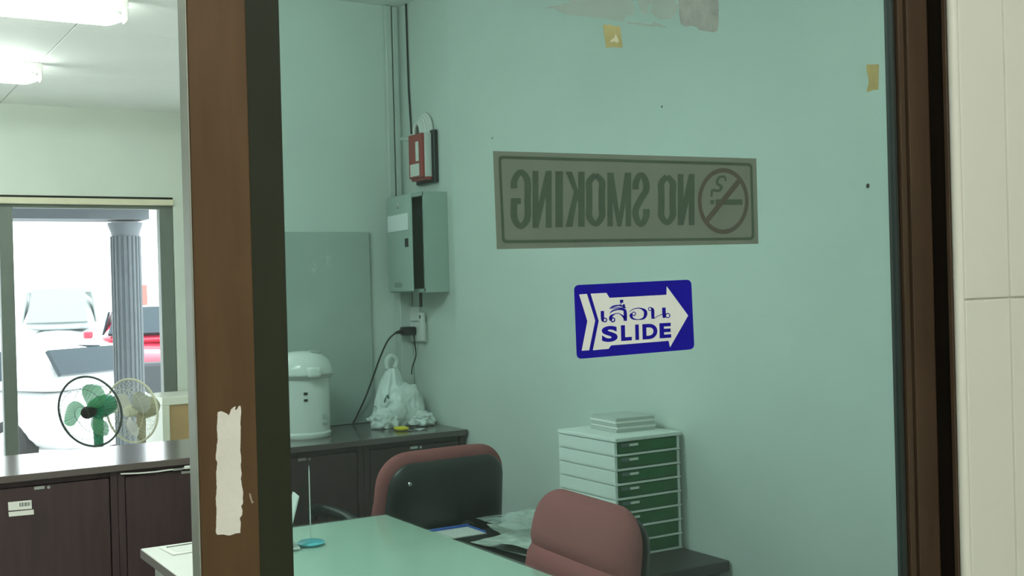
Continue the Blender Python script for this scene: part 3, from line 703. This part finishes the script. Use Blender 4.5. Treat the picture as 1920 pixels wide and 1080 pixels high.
for k in range(NT):
    z = k*hT
    if tier is None:
        mb = MB().box((0, 0.004, 0), (0.010, DY, hT-0.0016), 0.0012, 1).box((DX-0.010, 0.004, 0), (DX, DY, hT-0.0016), 0.0012, 1).box((0.009, DY-0.008, 0), (DX-0.009, DY, hT-0.0016)).box((0.0, 0.0, 0), (DX, DY-0.008, 0.006), 0.0008, 1)
        tier = mb.build('tier', m_dwhite, dw, loc=(0, 0, z))
        drawer = MB().box((0.0125, 0.002, 0.0080), (DX-0.0125, DY-0.03, hT-0.0020), 0.002, 1).build('drawer', m_green, dw, loc=(0, 0, z))
        MB().box((0.020, -0.0015, hT-0.016), (0.047, 0.003, hT-0.006), 0.0008, 1).build('label_slot', mat('slot_grey', (0.10, 0.16, 0.14), 0.5), drawer)
        MB().box((0.050, -0.0022, hT-0.015), (0.082, 0.003, hT-0.008), 0.0008, 1).build('label_card', m_paper, drawer)
    else:
        o = tier.copy(); C.objects.link(o); o.location = (0, 0, z)
        o = copy_tree(drawer, dw); o.location = (0, 0, z)
MB().box((-0.003, -0.004, NT*hT), (DX+0.003, DY+0.002, DH), 0.003, 2).build('top_cover', m_dwhite, dw)
# stack of papers on it
random.seed(11)
stk = thing('paper_stack', (2.118, 2.830, SZ+DH+0.0015), math.radians(-5), 'stack of grey paper pads on top of the drawer tower', 'paper stack')
zz = 0
for k in range(5):
    h = 0.0085; dx = random.uniform(-.004, .004); dy = random.uniform(-.004, .004)
    MB().box((-0.068+dx, -0.075+dy, zz), (0.068+dx, 0.075+dy, zz+h-0.0006), 0.0006, 1).build('pad', m_paper if k % 2 else mat('pad_grey', (0.5, 0.54, 0.5), 0.8), stk); zz += h
# clutter on the side table
p0 = at_z(826, 997, SZ); p1 = at_z(891, 994, SZ)
bt = thing('blue_tray', (p0.x, p0.y-0.004, SZ+0.001), 0, 'blue rimmed document tray lying on the side table behind the desk', 'tray')
m_bp = mat('blue_plastic', (0.03, 0.12, 0.48), 0.35)
TW = p1.x-p0.x
MB().box((-0.06, -0.12, 0), (TW, 0.004, 0.003)).build('tray_base', m_paper, bt)
MB().box((-0.06, 0.0, 0.003), (TW, 0.006, 0.012), 0.002, 1).box((TW-0.005, -0.12, 0.003), (TW, 0.0, 0.010), 0.002, 1).build('tray_rim', m_bp, bt)
m_clear = mat('clear_film', (0.62, 0.72, 0.66), 0.12, alpha=0.45, bump=0.6, bscale=30)
m_prn = mat('printed_paper', (0.62, 0.66, 0.60), 0.6, col2=(0.30, 0.36, 0.30), scale=22)
random.seed(21)
for k, (x, y, rz, lab) in enumerate(((1.85, 2.985, 0.12, 'pale printed sheet lying nearest the blue rimmed tray'), (1.93, 3.08, -0.25, 'crumpled printed sheet at the middle of the side table'), (1.85, 2.90, 0.25, 'printed sheet beside the red chair back'), (2.07, 3.12, 0.1, 'crumpled sheet against the wall on the side table'))):
    sd = random.random()*9
    def fn(u, v):
        n = noise.noise(Vector((u*3+sd, v*3, sd)))*0.006+noise.noise(Vector((u*7, v*7+sd, 0)))*0.002
        return Vector(((u-.5)*0.205, (v-.5)*0.285, 0.006+n))
    o = MB().grid(fn, 18, 22).build('printed_sheet', m_prn, None, True, (x, y, SZ+0.002+0.013*k)); o.rotation_euler = (0, 0, rz)
    tag(o, lab, 'paper', 'loose sheets on the side table')
def fn(u, v):
    n = abs(noise.noise(Vector((u*4+3, v*4, 1))))*0.035+noise.noise(Vector((u*10, v*10, 5)))*0.008
    return Vector(((u-.5)*0.22, (v-.5)*0.24, 0.058+n*math.sin(PI*u)**.5*math.sin(PI*v)**.5))
tag(MB().grid(fn, 30, 30).build('clear_bag', m_clear, None, True, (1.90, 3.06, SZ+0.004)), 'crumpled clear plastic bag on the side table papers', 'bag')

# ------------------------------------------------------------------ stand fans by the window
def stand_fan(loc, ax, tilt, R, bladem, bodym, cagem, hubm, label, hub_h, spin):
    t = thing('stand_fan', loc, 0, label, 'fan', 'stand fans by the window')
    MB().lathe([(0, 0), (0.17, 0), (0.175, 0.012), (0.16, 0.03), (0.05, 0.045), (0, 0.045)], 32).build('base', bodym, t, True)
    MB().tube([(0, 0, 0.04), (0, 0, hub_h-0.16)], 0.014, 12).build('pole', m_white, t, True)
    MB().tube([(0, 0, hub_h-0.32), (0, 0, hub_h-0.08), (0, 0, hub_h-0.02)], [0.022, 0.030, 0.026], 14).build('neck', bodym, t, True)
    h = bpy.data.objects.new('fan_head', None)
    A = Matrix.Translation((0, 0, hub_h)) @ Matrix.Rotation(ax, 4, 'Z') @ Matrix.Rotation(tilt, 4, 'X') @ Matrix.Rotation(PI/2, 4, 'X')   # local +z -> fan axis (towards -y)
    def tf(o): o.matrix_local = A; return o
    tf(MB().lathe([(0, -0.13), (0.04, -0.128), (0.060, -0.10), (0.065, -0.03), (0.055, 0.02), (0, 0.03)], 24).build('motor', bodym, t, True))
    tf(MB().lathe([(0, 0.125), (0.026, 0.123), (0.034, 0.110), (0.036, 0.07), (0.030, 0.05), (0, 0.05)], 24).build('hub', hubm, t, True))
    for k in range(3):
        a0_ = 2*PI*k/3+spin
        def fb(u, v):
            r = 0.034+(R-0.035-0.034)*v
            wid = 0.80*math.sin(PI*min(1, 0.16+0.80*v))**0.6
            a = a0_+(u-.5)*2*wid*0.8+0.35*v
            return Vector((r*math.cos(a), r*math.sin(a), 0.085+(u-.5)*0.040))
        mb = MB().grid(fb, 10, 12)
        tf(mb.build('blade', bladem, t, True))
    for nm, z, zc in (('rear_cage', 0.045, 0.005), ('front_cage', 0.105, 0.150)):
        mb = MB()
        for k in range(40):
            a = 2*PI*k/40
            mb.tube([(0.045*math.cos(a), 0.045*math.sin(a), zc), (R*0.72*math.cos(a), R*0.72*math.sin(a), zc+(z-zc)*0.30), (R*math.cos(a), R*math.sin(a), 0.075)], 0.0009, 3, cap=False)
        for rr, zz_ in ((0.045, zc), (R*0.72, zc+(z-zc)*0.30)):
            mb.tube([(rr*math.cos(2*PI*k/40), rr*math.sin(2*PI*k/40), zz_) for k in range(40)], 0.0013, 4, closed=True)
        tf(mb.build(nm, cagem, t))
    tf(MB().tube([(R*math.cos(2*PI*k/48), R*math.sin(2*PI*k/48), 0.075) for k in range(48)], 0.0065, 8, closed=True).build('cage_rim', cagem, t, True))
    return t
m_fgreen = mat('fan_green', (0.05, 0.30, 0.17), 0.35)
m_fblade = mat('fan_green_blade', (0.10, 0.42, 0.20), 0.3, alpha=0.9)
m_fdark = mat('fan_dark_wire', (0.06, 0.08, 0.07), 0.4)
m_fbeige = mat('fan_beige', (0.42, 0.40, 0.27), 0.45)
m_fcream = mat('fan_cream', (0.66, 0.66, 0.50), 0.4)
m_fgrey = mat('fan_grey_blade', (0.50, 0.52, 0.47), 0.35)
g0 = at(166, 770, 6.75); g1 = at(252, 769, 6.95)
stand_fan((g0.x+0.060, g0.y+0.05, 0), math.radians(-46), math.radians(8), 0.200, m_fblade, m_fgreen, m_fdark, m_blackp, 'green stand fan turned aside, left of the two fans', g0.z+0.005, 0.9)
stand_fan((g1.x+0.05, g1.y+0.06, 0), math.radians(-54), math.radians(3), 0.188, m_fgrey, m_fbeige, m_fcream, m_fcream, 'beige stand fan turned aside, right of the two fans', g1.z, 0.35)
# pale framed tan box beside them
b0 = at(300, 745, 7.35); b1 = at(356, 826, 7.35)
fb_ = thing('tan_cabinet', (b0.x, 7.30, 0), 0, 'tan box cabinet with a pale frame right of the fans', 'cabinet')
BW, BT = 0.34, b0.z
m_tan = mat('tan_panel', (0.42, 0.30, 0.15), 0.6, var=0.06)
m_pale = mat('pale_frame', (0.74, 0.78, 0.68), 0.5)
MB().box((0, 0.0, BT-0.05), (BW, 0.42, BT), 0.004, 1).build('frame_top', m_pale, fb_)
MB().box((0, 0.0, 0), (0.045, 0.42, BT-0.05), 0.004, 1).build('frame_post', m_pale, fb_)
MB().box((BW-0.045, 0.0, 0), (BW, 0.42, BT-0.05), 0.004, 1).build('frame_post', m_pale, fb_)
MB().box((0.045, 0.015, 0.0), (BW-0.045, 0.40, BT-0.05)).build('panel', m_tan, fb_)

# ------------------------------------------------------------------ outside
GZ = -0.45
m_ground = mat('pale_concrete', (0.62, 0.63, 0.62), 0.8, var=0.05, scale=1)
gr = MB().box((-40, 7.93, GZ-0.2), (40, 60, GZ)).build('ground', m_ground); tag(gr, 'pale concrete yard outside the window', None, None, 'structure')
bw = MB().box((-30, 34, GZ), (36, 34.4, at(100, 540, 34).z), 0).build('wall_yard', mat('white_render', (0.85, 0.86, 0.86), 0.8)); tag(bw, 'long white low wall far across the yard', None, None, 'structure')
m_col = mat('grey_column', (0.085, 0.10, 0.11), 0.6, var=0.08)
YC = 11.3
c0 = at(206, 500, YC); c1 = at(259, 500, YC); cr = (c1.x-c0.x)/2*0.98; cxm = (c0.x+c1.x)/2+0.02
ctop = at(232, 418, YC).z
co = thing('column', (cxm, YC, GZ+0.001), 0, 'round dark grey porch column seen through the window', 'column')
hC = ctop-GZ
MB().lathe([(0, 0), (cr, 0), (cr, hC-0.12), (cr*1.05, hC-0.09), (cr*1.22, hC-0.03), (cr*1.26, hC), (0, hC)], 32).build('shaft', m_col, co, True)
for k in range(20):
    a = 2*PI*k/20
    MB().tube([(cr*math.cos(a), cr*math.sin(a), 0.0), (cr*math.cos(a), cr*math.sin(a), hC-0.13)], cr*0.10, 6).build('flute', m_col, co, True)
zb = at(100, 413, YC).z
pr = MB().box((-6, YC-0.25, zb), (cxm+cr*1.3, YC+0.25, zb+0.5)).box((cxm-cr*1.2, 7.93, zb+0.10), (cxm+cr*1.3, YC-0.25, zb+0.5)).box((-6, 7.93, zb+0.32), (cxm-cr*1.2, YC-0.25, zb+0.5)).build('porch_beam', m_col)
tag(pr, 'grey porch roof beams resting on the round column', 'porch roof')

def car(loc, rz, paint, label, scale=1.0, hood=0.95, roof=1.45, length=3.9, tail=0.25, mg=None):
    t = thing('car', loc, rz, label, 'car', 'cars parked outside')
    Lh = length/2
    def loft(secs, m, name, bev=0):
        mb = MB(); rings = []
        for (x, pts) in secs: rings.append([mb.bm.verts.new((x, y, z)) for y, z in pts])
        n = len(rings[0])
        for A, B in zip(rings, rings[1:]):
            for k in range(n): mb.bm.faces.new((A[k], A[(k+1) % n], B[(k+1) % n], B[k]))
        mb.bm.faces.new(rings[0]); mb.bm.faces.new(list(reversed(rings[-1])))
        o = mb.build(name, m, t, True)
        if bev:
            s_ = o.modifiers.new('round', 'SUBSURF'); s_.levels = 2; s_.render_levels = 2
        return o
    def sec(w_, z0, z1, top=0.85): return [(-w_, z0), (-w_, (z0+z1)*0.55), (-w_*top, z1), (w_*top, z1), (w_, (z0+z1)*0.55), (w_, z0)]
    b = 0.84
    loft([(-Lh, sec(b*.80, .30, hood*.72)), (-Lh+.12, sec(b*.93, .20, hood*.90)), (-Lh+.9, sec(b, .18, hood)), (0, sec(b, .18, hood+.02)), (Lh-.4, sec(b, .18, hood+.02)), (Lh-.06, sec(b*.92, .22, hood*.95)), (Lh, sec(b*.82, .3, hood*.75))], paint, 'body', 1)
    g = lambda w_, z1: [(-b*.88, hood-.06), (-b*.86, hood+.10), (-w_, z1), (w_, z1), (b*.86, hood+.10), (b*.88, hood-.06)]
    cabn = loft([(-Lh+.95, g(.60, hood+.04)), (-Lh+1.25, g(.60, hood+.18)), (-Lh+1.75, g(.58, roof-.02)), (0.35, g(.58, roof)), (Lh-.55, g(.56, roof-.08)), (Lh-tail, g(.55, hood+.14))], paint, 'cabin', 1)
    mg = mg or m_carglass
    for s in (-1, 1):
        for (xa_, xb_) in ((-Lh+1.55, -0.12), (-0.02, Lh-.75)):
            zt_ = roof-.13; zb_ = hood+.10
            ya = b*.86*s; yt = .62*s
            k0 = .18 if xa_ < -0.5 else 0
            MB().prism([(xa_, ya, zb_), (xb_, ya, zb_), (xb_-(0 if xb_ < 0 else .15), yt, zt_), (xa_+k0, yt, zt_)], (0, s*0.03, 0)).build('side_window', mg, t)
    MB().prism([(-Lh+1.02, -.60, hood+.10), (-Lh+1.02, .60, hood+.10), (-Lh+1.62, .52, roof-.10), (-Lh+1.62, -.52, roof-.10)], (-0.05, 0, 0.035)).build('windscreen', mg, t)
    MB().prism([(Lh-tail+.01, -.56, hood+.14), (Lh-tail+.01, .56, hood+.14), (Lh-.50, .50, roof-.14), (Lh-.50, -.50, roof-.14)], (0.05, 0, 0.02)).build('rear_window', mg, t)
    for sx_ in (-Lh+.72, Lh-.72):
        for s in (-1, 1):
            wh = MB().lathe([(0, -.1), (.24, -.1), (.29, -.08), (.30, 0), (.29, .08), (.24, .1), (0, .1)], 24, Matrix.Translation((sx_, s*(b-.09), .30)) @ Matrix.Rotation(PI/2, 4, 'X')).build('wheel', m_tyre, t, True)
            MB().lathe([(0, -.105), (.17, -.105), (.19, -.09)], 20, Matrix.Translation((sx_, s*(b-.09), .30)) @ Matrix.Rotation(PI/2 if s > 0 else -PI/2, 4, 'X')).build('wheel_cover', m_metal, wh, True)
    for s in (-1, 1):
        MB().box((-Lh+.02, s*.50-.16, .58), (-Lh+.16, s*.50+.16, .70), 0.03, 2).build('headlamp', m_white, t)
        MB().box((-Lh+1.30, s*(b+.10)-.07, hood+.06), (-Lh+1.42, s*(b+.10)+.07, hood+.18), 0.03, 2).build('mirror', paint, t)
    return t
m_carglass = mat('car_glass', (0.030, 0.045, 0.055), 0.15, spec=0.12)
m_vanglass = mat('sky_toned_windscreen', (0.20, 0.24, 0.23), 0.15, spec=0.3)  # van glass made paler, the sky's reflection put into its colour
m_tyre = mat('tyre', (0.02, 0.02, 0.02), 0.8)
p_white = mat('car_white', (0.80, 0.82, 0.82), 0.25, coat=0.5)
p_red = mat('car_red', (0.42, 0.02, 0.05), 0.25, coat=0.5)
p_silver = mat('car_silver', (0.42, 0.46, 0.46), 0.3, metal=0.3, coat=0.4)
c = at(172, 682, 13.3); car((c.x-0.85, 13.3+1.36, GZ+0.001), math.radians(-58), p_white, 'white car parked nearest the window', hood=0.90, roof=1.44)
c = at(278, 650, 17.4); rc = car((c.x+0.55, 19.3, GZ+0.001), math.radians(72), p_red, 'red pickup parked behind the porch column', hood=1.15, roof=1.75)
MB().box((-2.02, -0.72, 0.22), (-1.80, 0.72, 0.88), 0.06, 2).build('grille', mat('dark_grille', (0.03, 0.035, 0.04), 0.5), rc)
c = at(125, 590, 25.0); car((c.x+0.2, 26.6, GZ+0.001), math.radians(75), p_silver, 'silver van with a big windscreen behind the white car', hood=1.22, roof=2.12, length=4.4, tail=0.12, mg=m_vanglass)
rb_ = thing('red_signboard', (at(269, 570, 23).x, 23, GZ+0.001), 0, 'narrow red signboard standing right of the column', 'signboard')
zt0 = at(269, 534, 23).z-GZ
MB().box((-0.08, 0, 0.2), (0.08, 0.04, zt0), 0.005, 1).build('panel', mat('sign_red', (0.55, 0.12, 0.10), 0.5), rb_)
MB().box((-0.12, -0.08, 0), (0.12, 0.12, 0.2), 0.01, 1).build('foot', m_col, rb_)
# nail marks on the painted wall
def at_x(x, y, X):
    r = fwd + (x-960)/F*r2 + (y-540)/F*d2
    return EYE + r*(X/r.x)
wr = bpy.data.objects['wall_right']
for (x, y, r) in ((1627, 348.5, 0.006), (923, 259, 0.0035), (1241, 200, 0.0035)):
    p = at_x(x, y, XR)
    MB().lathe([(0, 0.002), (r*0.7, 0.0015), (r, 0)], 10, Matrix.Translation(p) @ Matrix.Rotation(-PI/2, 4, 'Y')).build('nail', m_blackp, wr)
